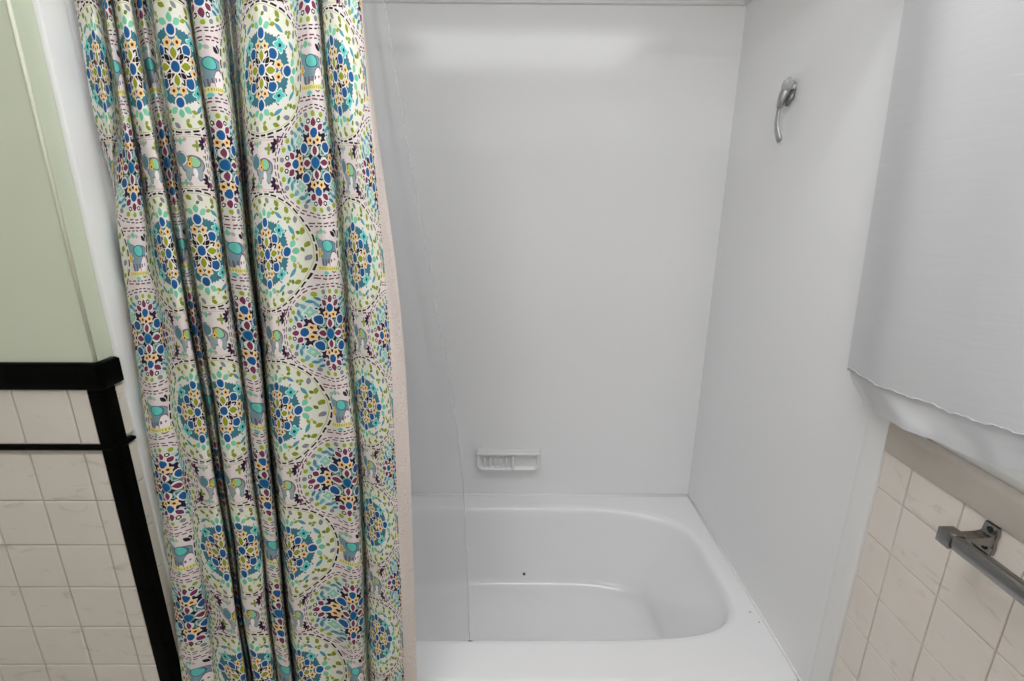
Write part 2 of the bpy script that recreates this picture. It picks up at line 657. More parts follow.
    # purple sprigs on the axes
    leafp(m_, n_, 0.0690, 0.0, 0.0085, 0.0058, 0.0, PURP, WHITE, 1.5)
    leafp(m_, n_, 0.0605, 0.0150, 0.0080, 0.0052, 0.75, PURP, WHITE, 1.5)
    flo(m_, n_, 0.0720, 0.0118, 0.0050, 6, INK, 0.45, WHITE, WHITE, 0.0, 0.1, 1.3)
    dot(m_, n_, 0.0510, 0.0, 0.0085, BLUE, WHITE, 1.32)
    flo(m_, n_, 0.0385, 0.0092, 0.0080, 5, YEL, 0.34, BROWN, WHITE, 0.4, 0.16, 1.2)
    leafp(m_, n_, 0.0215, 0.0215, 0.0105, 0.0060, PI / 4, '#4e8086', '#a9c9bf', 1.5)
    leafp(m_, n_, 0.0205, 0.0082, 0.0078, 0.0030, 0.5, '#2f5d57', '#8fb2a8', 1.6)
    dot(m_, n_, 0.0262, 0.0262, 0.0088, BLUE, WHITE, 1.28)
    leafp(m_, n_, 0.0205, 0.0, 0.0092, 0.0058, 0.0, PURP, WHITE, 1.75)
    dot(m_, n_, 0.0, 0.0, 0.0094, BLUE, '#7fb0a8', 1.25)

    # ---------- big medallion (ax, ay)
    x, y = ax, ay
    r = op('SQRT', madd(x, x, mul(y, y)))
    th = mul(op('ARCTAN2', y, x), 1 / (2 * PI))
    paint(lt(r, 0.1125), '#e0dad4')
    paint(mul(mul(gt(r, 0.1072), lt(r, 0.1106)), lt(op('FRACT', mul(th, 36)), 0.72)), INK)
    paint(lt(r, 0.1050), '#b4b84a')
    paint(lt(r, 0.1038), '#dfdfd0')
    paint(lt(r, 0.0830), '#e4e1d8')
    # leafy garland
    for (rc, n, ph, hl, hw, tilt, col, col2) in ((0.0975, 24, 0.0, 0.0074, 0.0044, 0.6, '#848f24', GREY), (0.0890, 17, 0.42, 0.0052, 0.0033, -0.6, '#5f7d2a', '#8f9b34')):
        q = madd(th, n, ph)
        uu = mul(sub(op('FRACT', q), 0.5), 2 * PI * rc / n)
        vv = sub(r, rc)
        d = leaf(uu, vv, 0, 0, hl, hw, tilt)
        f = lt(d, 1.0)
        paint(f, col)
        paint(mul(f, gt(op('FRACT', mul(q, 1 / 3)), 0.7)), col2)
    xa, ya = ab(x), ab(y)
    m_, n_ = mxm(xa, ya), mn(xa, ya)
    leafp(m_, n_, 0.0765, 0.0, 0.0085, 0.0062, 0.0, MINT)
    leafp(m_, n_, 0.0710, 0.0145, 0.0085, 0.0056, 1.0, '#7cc7a6')
    leafp(m_, n_, 0.0690, 0.0400, 0.0115, 0.0036, 2.2, '#4b97a6')
    leafp(m_, n_, 0.0735, 0.0270, 0.0060, 0.0036, 1.2, OLIVE)
    dot(m_, n_, 0.0800, 0.0230, 0.0026, '#b9bf8a')
    dot(m_, n_, 0.0615, 0.0560, 0.0034, '#7f9a3a')
    # teal ground with a beaded edge
    wz = op('COSINE', mul(th, 112 * PI))
    w = op('COSINE', mul(th, 8 * PI))
    paint(lt(r, madd(wz, 0.0012, madd(w, -0.001, 0.0622))), TEAL)
    leafp(m_, n_, 0.0530, 0.0390, 0.0062, 0.0030, 0.3, '#27506a')
    flo(m_, n_, 0.0415, 0.0415, 0.0118, 5, TURQ, 0.27, '#1d3d44', '#c9ece4', 0.5, 0.18, 1.2)
    dot(m_, n_, 0.0580, 0.0, 0.0088, BLUE, WHITE, 1.32)
    flo(m_, n_, 0.0390, 0.0100, 0.0083, 5, YEL, 0.34, BROWN, WHITE, 0.4, 0.16, 1.2)
    dot(m_, n_, 0.0268, 0.0268, 0.0090, BLUE, WHITE, 1.28)
    # black and white petals
    leafp(m_, n_, 0.0205, 0.0102, 0.0128, 0.0064, 0.47, INK, WHITE, 1.35)
    leafp(m_, n_, 0.0225, 0.0112, 0.0060, 0.0020, 0.47, WHITE)
    leafp(m_, n_, 0.0150, 0.0150, 0.0070, 0.0040, PI / 4, INK, WHITE, 1.3)
    leafp(m_, n_, 0.0225, 0.0, 0.0100, 0.0064, 0.0, OLIVE, WHITE, 1.55)
    dot(m_, n_, 0.0, 0.0, 0.0094, BLUE, WHITE, 1.28)

    L.new(state['c'], bsdf.inputs['Base Color'])
    bsdf.inputs['Roughness'].default_value = 0.8
    bsdf.inputs['Specular IOR Level'].default_value = 0.2
    # weave
    wv = N.new('ShaderNodeTexNoise')
    wv.inputs['Scale'].default_value = 500
    L.new(uv.outputs[0], wv.inputs['Vector'])
    bp = N.new('ShaderNodeBump')
    bp.inputs['Strength'].default_value = 0.12
    bp.inputs['Distance'].default_value = 0.0006
    L.new(wv.outputs['Fac'], bp.inputs['Height'])
    L.new(bp.outputs[0], bsdf.inputs['Normal'])
    return m


M_PRINT = print_material()


def hem_material():
    """pale wrong side of the print: faint rosettes"""
    m, nt, b = new_mat('pale_hem_cotton')
    N, L = nt.nodes, nt.links
    uv = N.new('ShaderNodeUVMap')
    uv.uv_map = 'print'
    vo = N.new('ShaderNodeTexVoronoi')
    vo.feature = 'F1'
    vo.inputs['Scale'].default_value = 52
    L.new(uv.outputs[0], vo.inputs['Vector'])
    sn = N.new('ShaderNodeMath')
    sn.operation = 'SINE'
    ml = N.new('ShaderNodeMath')
    ml.operation = 'MULTIPLY'
    L.new(vo.outputs['Distance'], ml.inputs[0])
    ml.inputs[1].default_value = 26
    L.new(ml.outputs[0], sn.inputs[0])
    r = N.new('ShaderNodeMapRange')
    r.inputs['From Min'].default_value = 0.2
    r.inputs['From Max'].default_value = 1.0
    r.inputs['To Max'].default_value = 0.55
    L.new(sn.outputs[0], r.inputs['Value'])
    mx = N.new('ShaderNodeMixRGB')
    L.new(r.outputs[0], mx.inputs[0])
    mx.inputs[1].default_value = srgb(226, 215, 209)
    mx.inputs[2].default_value = srgb(200, 182, 177)
    L.new(mx.outputs[0], b.inputs['Base Color'])
    b.inputs['Roughness'].default_value = 0.8
    return m


M_HEM = hem_material()

# ------------------------------------------------------------------ room shell
XR, XL, YB, YL = 0.752, -0.783, 1.779, 0.886
CEIL = 2.44
YREAR, XFAR = -1.95, -1.75

tag(box('floor', (XFAR - 0.1, YREAR - 0.1, -0.06), (XR + 0.12, YB + 0.1, 0.0), M_FLOOR), kind='structure')
tag(box('ceiling', (XFAR - 0.1, YREAR - 0.1, CEIL), (XR + 0.12, YB + 0.1, CEIL + 0.06), M_CEIL), kind='structure')
tag(box('wall_back', (XL - 0.1, YB + 0.008, 0), (XR + 0.12, YB + 0.1, CEIL), M_WALLW), kind='structure')
tag(box('wall_rear', (XFAR - 0.1, YREAR - 0.1, 0), (XR + 0.12, YREAR, CEIL), M_WALLW), kind='structure')
tag(box('wall_far_left', (XFAR - 0.1, YREAR, 0), (XFAR, YL + 0.1, CEIL), M_WALLW), kind='structure')

# window wall with its opening (window runs along Y)
WX = XR + 0.008                       # bare wall face behind tiles and panels
WY0, WY1, WZ0, WZ1 = -0.05, 0.80, 1.168, 2.05
bm = bmesh.new()
add_box(bm, (WX, WY1, 0), (XR + 0.12, YB + 0.05, CEIL))
add_box(bm, (WX, YREAR, 0), (XR + 0.12, WY0, CEIL))
add_box(bm, (WX, WY0, 0), (XR + 0.12, WY1, WZ0 - 0.012))
add_box(bm, (WX, WY0, WZ1), (XR + 0.12, WY1, CEIL))
tag(mesh_obj('wall_right', bm, M_WALLW), kind='structure')

# pier that faces the camera, left of the tub alcove
bm = bmesh.new()
add_box(bm, (XFAR, YL, 0), (XL, YL + 0.10, CEIL))
add_box(bm, (XL - 0.1, YL + 0.1, 0), (XL, YB + 0.05, CEIL))
tag(mesh_obj('wall_left', bm, M_GREEN), kind='structure')

# thin bead at the pier's corner, coloured paler than the wall
bm = bmesh.new()
add_tube(bm, [(XL - 0.001, YL + 0.001, 1.281), (XL - 0.001, YL + 0.001, CEIL)], 0.0034, 8)
tag(mesh_obj('trim_1', bm, simple_mat('pale_corner_bead', srgb(238, 242, 220), 0.5, noise=0.05), smooth=True), kind='structure')

T = 0.108
G = 0.0026
# tiles on the pier face
Z_LINER0, Z_LINER1, Z_CAP0, Z_CAP1 = 1.0965, 1.1100, 1.2260, 1.2800
bm = bmesh.new()
add_box(bm, (XFAR, YL - 0.0035, 0), (XL - 0.018, YL, Z_CAP0))
g = mesh_obj('wall_left_grout', bm, M_GROUT)
tag(g, kind='structure')
bm = bmesh.new()
z_joint = -0.7062 + 1.58
x_joint = -0.8458
XE = XL - 0.0235
zs = []
z = z_joint
while z < Z_LINER0 - 0.02:
    z += T
z -= T
z_rows = []
k = -12
while True:
    z0 = z_joint + k * T
    k += 1
    if z0 + T < 0.0:
        continue
    if z0 > Z_LINER0 - 0.02:
        break
    z_rows.append((max(z0, 0.0), min(z0 + T, Z_LINER0)))
z_rows.append((Z_LINER1, Z_CAP0))
for (z0, z1) in z_rows:
    xs = [x_joint - i * T for i in range(0, 9)]
    spans = [(x_joint, XE)] + [(xs[i + 1], xs[i]) for i in range(8)]
    for (x0, x1) in spans:
        if x1 < XFAR + 0.02:
            continue
        x0 = max(x0, XFAR)
        add_tile(bm, (x0 + G / 2, YL - 0.0005, z0 + G / 2), (1, 0, 0), (0, 0, 1), (0, -1, 0), x1 - x0 - G, z1 - z0 - G)
tag(mesh_obj('wall_left_tiling', bm, M_TILE), kind='structure')
# narrow tiles on the return into the alcove
bm = bmesh.new()
off = 0.034
for k in range(-1, 12):
    z0, z1 = max(0, k * T + off), min(k * T + off + T, Z_CAP0)
    if z1 - z0 < 0.01:
        continue
    if z0 < Z_LINER0 < z1:
        z1 = Z_LINER0 - 0.001
    elif z0 < Z_LINER1 < z1:
        z0 = Z_LINER1
    add_tile(bm, (XL + 0.0005, YL + 0.021, z0 + G / 2), (0, 1, 0), (0, 0, 1), (1, 0, 0), 0.026, z1 - z0 - G)
tag(mesh_obj('wall_left_return_tiling', bm, M_TILE), kind='structure')

# black glazed trims
def corner_profile(out, x_in, y_in, rad, n=8):
    """profile in plan from the pier face round the corner to the return: closed list of (x, y)"""
    xo, yo = XL + out, YL - out
    pts = [(x_in, YL), (x_in, yo)]
    for k in range(n + 1):
        a = -PI / 2 + (PI / 2) * k / n
        pts.append((xo - rad + rad * math.cos(a), yo + rad + rad * math.sin(a)))
    pts += [(xo, y_in), (XL, y_in)]
    pts.append((XL, YL))
    return pts


bm = bmesh.new()
zz = 0.0
while zz < Z_CAP0 - 0.001:
    z1 = min(zz + 0.152, Z_CAP0)
    prof = corner_profile(0.0075, XL - 0.0235, YL + 0.0215, 0.009)
    add_loft(bm, [[(x, y, zz + 0.0005) for x, y in prof], [(x, y, z1 - 0.0005) for x, y in prof]], True, True, True)
    zz = z1
bmesh.ops.recalc_face_normals(bm, faces=bm.faces)
o = tag(mesh_obj('trim_2', bm, M_BLACK), kind='structure')
auto_smooth(o, 40)


def plan_trim(name, z0, z1, out, x_in, y_in, rad, bev):
    rings = []
    for (ins, z) in ((bev, z0), (0, z0 + bev), (0, z1 - bev), (bev, z1)):
        prof = corner_profile(out - ins, x_in, y_in - ins, rad)
        rings.append([(x, y, z) for x, y in prof])
    bm = bmesh.new()
    add_loft(bm, rings, True, True, True)
    bmesh.ops.recalc_face_normals(bm, faces=bm.faces)
    o = tag(mesh_obj(name, bm, M_BLACK), kind='structure')
    auto_smooth(o, 50)


plan_trim('trim_3', Z_CAP0 + 0.0005, Z_CAP1, 0.0125, XFAR, YL + 0.0405, 0.010, 0.004)
plan_trim('trim_4', Z_LINER0 + 0.0005, Z_LINER1 - 0.0005, 0.0110, XFAR, YL + 0.0400, 0.010, 0.004)

# tiles on the window wall
YP = 0.871
bm = bmesh.new()
add_box(bm, (XR + 0.0045, YREAR, 0), (WX, YP - 0.001, 1.105))
tag(mesh_obj('wall_right_grout', bm, simple_mat('beige_grout', srgb(186, 178, 168), 0.9, noise=0.2, nscale=80)), kind='structure')
bm = bmesh.new()
zr0, yr0 = -0.5565 + 1.58, 0.8035
rows = []
k = -11
while True:
    z0 = zr0 + k * T
    k += 1
    if z0 + T <= 0.01:
        continue
    if z0 > 1.10:
        break
    rows.append((max(0, z0), min(z0 + T, 1.105)))
for (z0, z1) in rows:
    spans = [(yr0, YP)] + [(yr0 - (i + 1) * T, yr0 - i * T) for i in range(12)]
    for (y0, y1) in spans:
        add_tile(bm, (WX, y1 - 0.0009, z0 + 0.0009), (0, -1, 0), (0, 0, 1), (-1, 0, 0), y1 - y0 - 0.0018, z1 - z0 - 0.0018, th=0.0082, ch=0.0016)
tag(mesh_obj('wall_right_tiling', bm, M_TILEB), kind='structure')

# beige tile course under the window, with a rounded upper edge, and the white ledge behind it
bm = bmesh.new()
prof = [(WX, 1.1055), (XR - 0.0035, 1.1055), (XR - 0.0050, 1.108), (XR - 0.0050, 1.155)]
for k in range(7):
    a = PI + (-PI / 2) * k / 6
    prof.append((XR + 0.005 + 0.010 * math.cos(a), 1.155 + 0.010 * math.sin(a)))
prof += [(WX + 0.006, 1.165), (WX + 0.006, 1.1565), (WX, 1.1560)]
add_loft(bm, [[(x, YREAR, z) for x, z in prof], [(x, YP - 0.002, z) for x, z in prof]], True, True, True)
bmesh.ops.recalc_face_normals(bm, faces=bm.faces)
o = tag(mesh_obj('trim_5', bm, M_SILLT), kind='structure')
auto_smooth(o, 40)

win = bpy.data.objects.new('window_1', None)
C.objects.link(win)
win.location = (XR + 0.10, (WY0 + WY1) / 2, WZ0)
win['kind'] = 'structure'
wl = win.location
def wbox(name, lo, hi, mat, bev=0.0):
    o = box(name, Vector(lo) - wl, Vector(hi) - wl, mat, win, bev)
    return o
wbox('window_sill', (WX + 0.008, WY0, WZ0 - 0.012), (XR + 0.118, WY1, WZ0 + 0.010), M_STOOL, 0.004)
FX0, FX1 = XR + 0.085, XR + 0.115
bm = bmesh.new()
f0 = 0.045
for lo, hi in (((FX0, WY0, WZ0 + 0.010), (FX1, WY0 + f0, WZ1)), ((FX0, WY1 - f0, WZ0 + 0.010), (FX1, WY1, WZ1)),
               ((FX0, WY0 + f0, WZ0 + 0.010), (FX1, WY1 - f0, WZ0 + 0.06)), ((FX0, WY0 + f0, WZ1 - f0), (FX1, WY1 - f0, WZ1)),
               ((FX0 + 0.004, WY0 + f0, 1.60), (FX1, WY1 - f0, 1.64))):
    add_box(bm, Vector(lo) - wl, Vector(hi) - wl)
mesh_obj('window_frame', bm, M_TRIMW, win)
mg = bpy.data.materials.new('window_glass')
mg.use_nodes = True
nt = mg.node_tree
b = nt.nodes['Principled BSDF']
b.inputs['Base Color'].default_value = (0.9, 0.93, 0.95, 1)
b.inputs['Roughness'].default_value = 0.03
tr = nt.nodes.new('ShaderNodeBsdfTransparent')
mxs = nt.nodes.new('ShaderNodeMixShader')
mxs.inputs[0].default_value = 0.08
nt.links.new(tr.outputs[0], mxs.inputs[1])
nt.links.new(b.outputs[0], mxs.inputs[2])
nt.links.new(mxs.outputs[0], nt.nodes['Material Output'].inputs[0])
wbox('window_pane', (FX0 + 0.012, WY0 + f0, WZ0 + 0.06), (FX0 + 0.016, WY1 - f0, WZ1 - f0), mg)

# ------------------------------------------------------------------ tub surround: three glossy panels, edge battens, top bead
PT = 2.175
RIM = 0.4012
sur = thing('tub_surround', 'glossy white wall panels lining the tub alcove on three sides', 'tub surround', (0, YB, RIM))
sl = sur.location
def sbox(name, lo, hi, mat, bev=0.0):
    return box(name, Vector(lo) - sl, Vector(hi) - sl, mat, sur, bev)
sbox('back_panel', (XL + 0.008, YB, RIM - 0.012), (XR, YB + 0.007, PT + 0.02), M_PANEL)
sbox('end_panel', (XR, YP + 0.055, RIM - 0.012), (WX - 0.0005, YB + 0.007, PT + 0.02), M_PANEL)
sbox('end_panel', (XL + 0.0005, YL + 0.098, RIM - 0.012), (XL + 0.008, YB + 0.007, PT + 0.02), M_PANEL)


def batten(name, y0, y1, xwall, sgn, z0, z1):
    """upright edge strip with a softly rounded face; sgn = direction it stands out from the wall"""
    prof = [(0.0, y0), (0.006, y0)]
    n = 12
    for k in range(n + 1):
        t = k / n
        prof.append((0.0062 + 0.0085 * math.sin(PI * (0.12 + 0.82 * t)) ** 0.7, y0 + 0.002 + (y1 - y0 - 0.002) * t))
    prof += [(0.0, y1)]
    bm = bmesh.new()
    add_loft(bm, [[Vector((xwall + sgn * d, y, z)) - sl for d, y in prof] for z in (z0, z1)], True, True, True)
    bmesh.ops.recalc_face_normals(bm, faces=bm.faces)
    o = mesh_obj(name, bm, M_TRIMW, sur)
    auto_smooth(o, 40)
    return o


batten('edge_batten', YP, YP + 0.060, WX - 0.0005, -1, 0.0, PT + 0.02)
batten('edge_batten', YL + 0.0425, YL + 0.102, XL + 0.0005, 1, RIM + 0.0005, PT + 0.02)
# bead along the top of the panels with mitred ends
bm = bmesh.new()
prof = [(0.0, 0.0), (0.007, 0.0), (0.011, 0.003), (0.0125, 0.008), (0.011, 0.017), (0.007, 0.021), (0.0, 0.021)]
ends = (XL + 0.0085, XR - 0.0003)
add_loft(bm, [[Vector((xe + (d if xe < 0 else -d), YB - d, PT + z)) - sl for d, z in prof] for xe in ends], True, True, True)
bmesh.ops.recalc_face_normals(bm, faces=bm.faces)
auto_smooth(mesh_obj('top_bead', bm, M_TRIMW, sur), 50)
bm = bmesh.new()
add_loft(bm, [[Vector((XR - d - 0.0003, ye - (0 if ye < 1.2 else d + 0.0005), PT + 0.004 + z)) - sl for d, z in prof] for ye in (YP + 0.06, YB)], True, True, True)
bmesh.ops.recalc_face_normals(bm, faces=bm.faces)
auto_smooth(mesh_obj('top_bead', bm, M_TRIMW, sur), 50)
# caulk bead in the inner corner and along the tub
bm = bmesh.new()
add_tube(bm, [Vector((XL + 0.01, YB - 0.001, RIM + 0.002)) - sl, Vector((XR - 0.001, YB - 0.001, RIM + 0.002)) - sl], 0.0048, 8)
add_tube(bm, [Vector((XR - 0.001, YP + 0.06, RIM + 0.002)) - sl, Vector((XR - 0.001, YB - 0.001, RIM + 0.002)) - sl], 0.0048, 8)
mesh_obj('caulk_bead', bm, M_TRIMW, sur, smooth=True)

# ------------------------------------------------------------------ bathtub
TX0, TX1, TY0, TY1 = XL + 0.010, XR - 0.001, 0.945, YB - 0.001
tub_c = Vector((0.0, 1.39, 0.0))
NS = 160


def superell(a, b0, b1, yc, n0, n1, z):
    """b0/n0 toward the front, b1/n1 toward the back"""
    pts = []
    for k in range(NS):
        t = 2 * PI * k / NS
        c, s = math.cos(t), math.sin(t)
        nn = n1 if s > 0 else n0
        bb = b1 if s > 0 else b0
        x = a * math.copysign(abs(c) ** (2 / nn), c)
        y = yc + bb * math.copysign(abs(s) ** (2 / nn), s)
        pts.append(Vector((x, y, z)))
    return pts


def outer_ring(inset, z, rc):
    """rectangle with rounded corners, one vertex in the direction of each rim vertex"""
    ref = superell(0.697, 0.312, 0.312, 1.39, 4.4, 3.5, 0)
    x0, x1, y0, y1 = TX0, TX1, TY0 + inset, TY1   # only the front edge is rounded
    out = []
    for p in ref:
        d = Vector((p.x - 0.0, p.y - 1.39)).normalized()
        ts = []
        if d.x > 1e-9: ts.append((x1 - 0.0) / d.x)
        if d.x < -1e-9: ts.append((x0 - 0.0) / d.x)
        if d.y > 1e-9: ts.append((y1 - 1.39) / d.y)
        if d.y < -1e-9: ts.append((y0 - 1.39) / d.y)
        t = min(ts)
        x, y = d.x * t, 1.39 + d.y * t
        # round the corner
        cx = min(max(x, x0 + rc), x1 - rc)
        cy = min(max(y, y0 + rc), y1 - rc)
        v = Vector((x - cx, y - cy))
        if v.length > rc:
            v = v.normalized() * rc
        out.append(Vector((cx + v.x, cy + v.y, z)))
    return out


tub = thing('bathtub', 'white enamel bathtub set into the alcove below glossy panels', 'bathtub', (0, 1.39, 0))
rings = [outer_ring(0.012, 0.0, 0.012), outer_ring(0.012, 0.08, 0.012), outer_ring(0.004, 0.34, 0.012), outer_ring(0.0, 0.365, 0.012)]
for k in range(1, 6):
    a = (PI / 2) * k / 5
    rings.append(outer_ring(0.028 * (1 - math.cos(a)), 0.3725 + 0.028 * math.sin(a), 0.012))
# basin profile: (grow beyond the rim outline, z)
prof = [(0.022, 0.4010), (0.012, 0.4005), (0.004, 0.3975), (-0.003, 0.391), (-0.008, 0.381), (-0.012, 0.366)]
for g_, z in prof:
    rings.append(superell(0.690 + g_, 0.305 + g_, 0.302 + g_, 1.39, 5.4, 3.5, z))
top = (0.678, 0.293, 0.290, 1.39, 5.4, 3.5)
bot = (0.545, 0.232, 0.250, 1.394, 3.6, 3.8)
for k in range(1, 13):
    t = k / 12
    z = 0.366 + (0.135 - 0.366) * t
    q = [top[i] + (bot[i] - top[i]) * (t if i else t ** 1.25) for i in range(6)]
    rings.append(superell(*q, z))
fl = [(-0.005, 0.120), (-0.012, 0.106), (-0.023, 0.095), (-0.038, 0.088), (-0.06, 0.0845), (-0.10, 0.083), (-0.16, 0.082), (-0.21, 0.0815)]
for g_, z in fl:
    rings.append(superell(bot[0] + g_, bot[1] + g_, bot[2] + g_, 1.394, max(2.4, 3.6 + g_ * 5), max(2.4, 3.8 + g_ * 5), z))
bm = bmesh.new()
rows_ = add_loft(bm, [[p - tub_c for p in r] for r in rings], True, False, False)
bm.faces.new(rows_[-1])
bmesh.ops.recalc_face_normals(bm, faces=bm.faces)
body = mesh_obj('tub_body', bm, M_TUB, tub)
auto_smooth(body, 50)
# material coordinates in room space for the specks
for v in ():
    pass
bm = bmesh.new()
add_lathe(bm, [(0.0, 0.036), (0.003, 0.036), (0.005, 0.030), (0.004, 0.016), (0.0035, 0.004)], (0, 0, 1), Vector((-0.44, 1.394, 0.084)) - tub_c, 28)
mesh_obj('drain', bm, M_CHROME2, tub, smooth=False)
bm = bmesh.new()
add_tube(bm, [Vector((TX0 + 0.01, TY1 - 0.004, 0.4015)) - tub_c, Vector((TX1 - 0.002, TY1 - 0.004, 0.4015)) - tub_c], 0.0062, 10)
mesh_obj('tile_flange', bm, M_TUB, tub, smooth=True)

# ------------------------------------------------------------------ soap dish on the back panel
sd = thing('soap_dish', 'small white soap dish fixed to the back panel above the tub', 'soap dish', (0.002, YB, 0.575))
def dish_ring(wt, wb, zt, zb, rb, y, n=9):
    """outline in the wall plane: nearly square upper corners, round lower corners"""
    pts = []
    for (cx, cz, r, a0) in ((wt - 0.010, zt - 0.010, 0.010, 0), (-wt + 0.010, zt - 0.010, 0.010, PI / 2),
                            (-wb + rb, zb + rb, rb, PI), (wb - rb, zb + rb, rb, 3 * PI / 2)):
        for k in range(n):
            a = a0 + (PI / 2) * k / (n - 1)
            pts.append(Vector((cx + r * math.cos(a), y, cz + r * math.sin(a))))
    return pts
W_, ZT, ZB = 0.129, 0.040, -0.043
bm = bmesh.new()
rings = [dish_ring(W_, W_, ZT, ZB, 0.030, -0.0005), dish_ring(W_, W_, ZT, ZB, 0.030, -0.030), dish_ring(W_ - 0.002, W_ - 0.002, ZT - 0.002, ZB + 0.002, 0.029, -0.0355),
         dish_ring(W_ - 0.006, W_ - 0.006, ZT - 0.005, ZB + 0.006, 0.026, -0.037), dish_ring(W_ - 0.011, W_ - 0.011, ZT - 0.014, ZB + 0.011, 0.022, -0.035),
         dish_ring(W_ - 0.014, W_ - 0.014, ZT - 0.018, ZB + 0.0145, 0.019, -0.028), dish_ring(W_ - 0.017, W_ - 0.017, ZT - 0.022, ZB + 0.017, 0.017, -0.022)]
add_loft(bm, rings, True, True, True)
bmesh.ops.recalc_face_normals(bm, faces=bm.faces)
tray = mesh_obj('tray', bm, M_DISH, sd)
auto_smooth(tray, 60)
bm = bmesh.new()
add_box(bm, (-0.1270, -0.042, ZT - 0.010), (0.1270, -0.020, ZT + 0.0005), 0.0048, 3)
auto_smooth(mesh_obj('upper_lip', bm, M_DISH, sd), 60)
bm = bmesh.new()
add_box(bm, (0.013, -0.040, ZB + 0.004), (0.023, -0.021, ZT - 0.016), 0.004, 3)
auto_smooth(mesh_obj('divider', bm, M_DISH, tray), 60)
for k in range(5):
    x = -0.096 + k * 0.0215
    bm = bmesh.new()
    add_box(bm, (x - 0.0032, -0.033, ZB + 0.016), (x + 0.0032, -0.021, ZT - 0.026), 0.0025, 2)
    auto_smooth(mesh_obj('drain_rib', bm, M_DISH, tray), 60)

# ------------------------------------------------------------------ hook on the end panel
HX, HY, HZ = XR, 1.425, 1.868
hk = thing('wall_hook', 'chrome hook with clear knob high on the plain end panel', 'hook', (HX, HY, HZ))
bm = bmesh.new()
add_lathe(bm, [(0.0, 0.016), (0.004, 0.016), (0.007, 0.013), (0.012, 0.011)], (-1, 0, 0), (0, -0.004, 0), 24)
auto_smooth(mesh_obj('mounting_plate', bm, M_CHROME2, hk), 40)
bm = bmesh.new()
add_lathe(bm, [(0.010, 0.010), (0.012, 0.0185), (0.018, 0.0225), (0.025, 0.0200), (0.030, 0.012), (0.031, 0.004)], (-1, 0, 0.15), (0.004, 0.0, 0.004), 9)
mesh_obj('knob', bm, M_ACRYL, hk)
bm = bmesh.new()
add_tube(bm, [(-0.012, 0.0, 0.004), (-0.020, 0.003, -0.014), (-0.024, 0.005, -0.032), (-0.0255, 0.006, -0.046)], [0.0145, 0.0140, 0.0115, 0.0085], 12, 0.85, side=(0, 1, 0))
mesh_obj('neck', bm, M_CHROME2, hk, smooth=True)
bm = bmesh.new()
add_tube(bm, [(-0.0255, 0.006, -0.042), (-0.0265, 0.008, -0.062), (-0.0262, 0.008, -0.082), (-0.0245, 0.005, -0.102), (-0.0205, -0.001, -0.120), (-0.0185, -0.004, -0.129), (-0.0178, -0.005, -0.133)],
         [0.0080, 0.0074, 0.0082, 0.0098, 0.0112, 0.0105, 0.006], 14, 0.55, side=(0, 1, 0))
mesh_obj('strap', bm, M_CHROME2, hk, smooth=True)
bm = bmesh.new()
add_tube(bm, [(-0.005, -0.010, -0.006), (-0.008, -0.010, -0.026), (-0.014, -0.006, -0.044)], [0.011, 0.0115, 0.007], 12, 0.6, side=(0, 1, 0))
mesh_obj('lower_bracket', bm, simple_mat('darker_chrome', srgb(150, 150, 150), 0.4, 0.8, 0.2), hk, smooth=True)

# ------------------------------------------------------------------ towel bar under the window
TBX, TBY, TBZ = XR - 0.001, 0.641, 1.079
tb = thing('towel_bar', 'square chrome towel bar on beige tiles under the window ledge', 'towel bar', (TBX, TBY, TBZ))
for k, y in enumerate((0.0, -0.61)):
    bm = bmesh.new()
    # backplate: waisted strap
    pr_ = [(-0.011, -0.024), (0.011, -0.024), (0.0125, -0.012), (0.011, 0.0), (0.0125, 0.012), (0.011, 0.024), (-0.011, 0.024), (-0.0125, 0.012), (-0.011, 0.0), (-0.0125, -0.012)]
    add_loft(bm, [[(d, y + a * s, c * s) for a, c in pr_] for d, s in ((0.0, 1.0), (-0.0045, 1.0), (-0.006, 0.93))], True, True, True)
    bmesh.ops.recalc_face_normals(bm, faces=bm.faces)
    plate = mesh_obj('mounting_plate', bm, M_CHROME, tb)
    for zz in (-0.0155, 0.0165):
        bm = bmesh.new()
        add_lathe(bm, [(0.005, 0.0046), (0.0072, 0.0044), (0.0078, 0.003), (0.0066, 0.0008)], (-1, 0, 0), (0, y, zz), 14)
        mesh_obj('screw', bm, M_SCREW, plate)
    bm = bmesh.new()
    def sect(x, hy, hz, zc):
        return [(x, y - hy, zc - hz), (x, y + hy, zc - hz), (x, y + hy, zc + hz), (x, y - hy, zc + hz)]
    add_loft(bm, [sect(-0.004, 0.011, 0.013, 0), sect(-0.010, 0.0095, 0.0085, 0.0), sect(-0.020, 0.009, 0.0066, 0.0), sect(-0.040, 0.009, 0.0062, -0.001), sect(-0.053, 0.0095, 0.0072, -0.002)], True, True, True)
    bmesh.ops.recalc_face_normals(bm, faces=bm.faces)
    mesh_obj('post', bm, M_CHROME, tb)
    box('end_cap', (-0.0715, y - 0.012 + (0.004 if k == 0 else -0.004), -0.0145), (-0.0465, y + 0.012 + (0.004 if k == 0 else -0.004), 0.0105), M_CHROME, tb, 0.0015, 2)
bm = bmesh.new()
q = 0.0102
pr_ = [(-q, -q * 0.85), (-q * 0.85, -q), (q * 0.85, -q), (q, -q * 0.85), (q, q * 0.85), (q * 0.85, q), (-q * 0.85, q), (-q, q * 0.85)]
add_loft(bm, [[(-0.059 + a, yy, -0.002 + c) for a, c in pr_] for yy in (0.004, -0.612)], True, True, True)
bmesh.ops.recalc_face_normals(bm, faces=bm.faces)
auto_smooth(mesh_obj('bar', bm, M_CHROME, tb), 50)

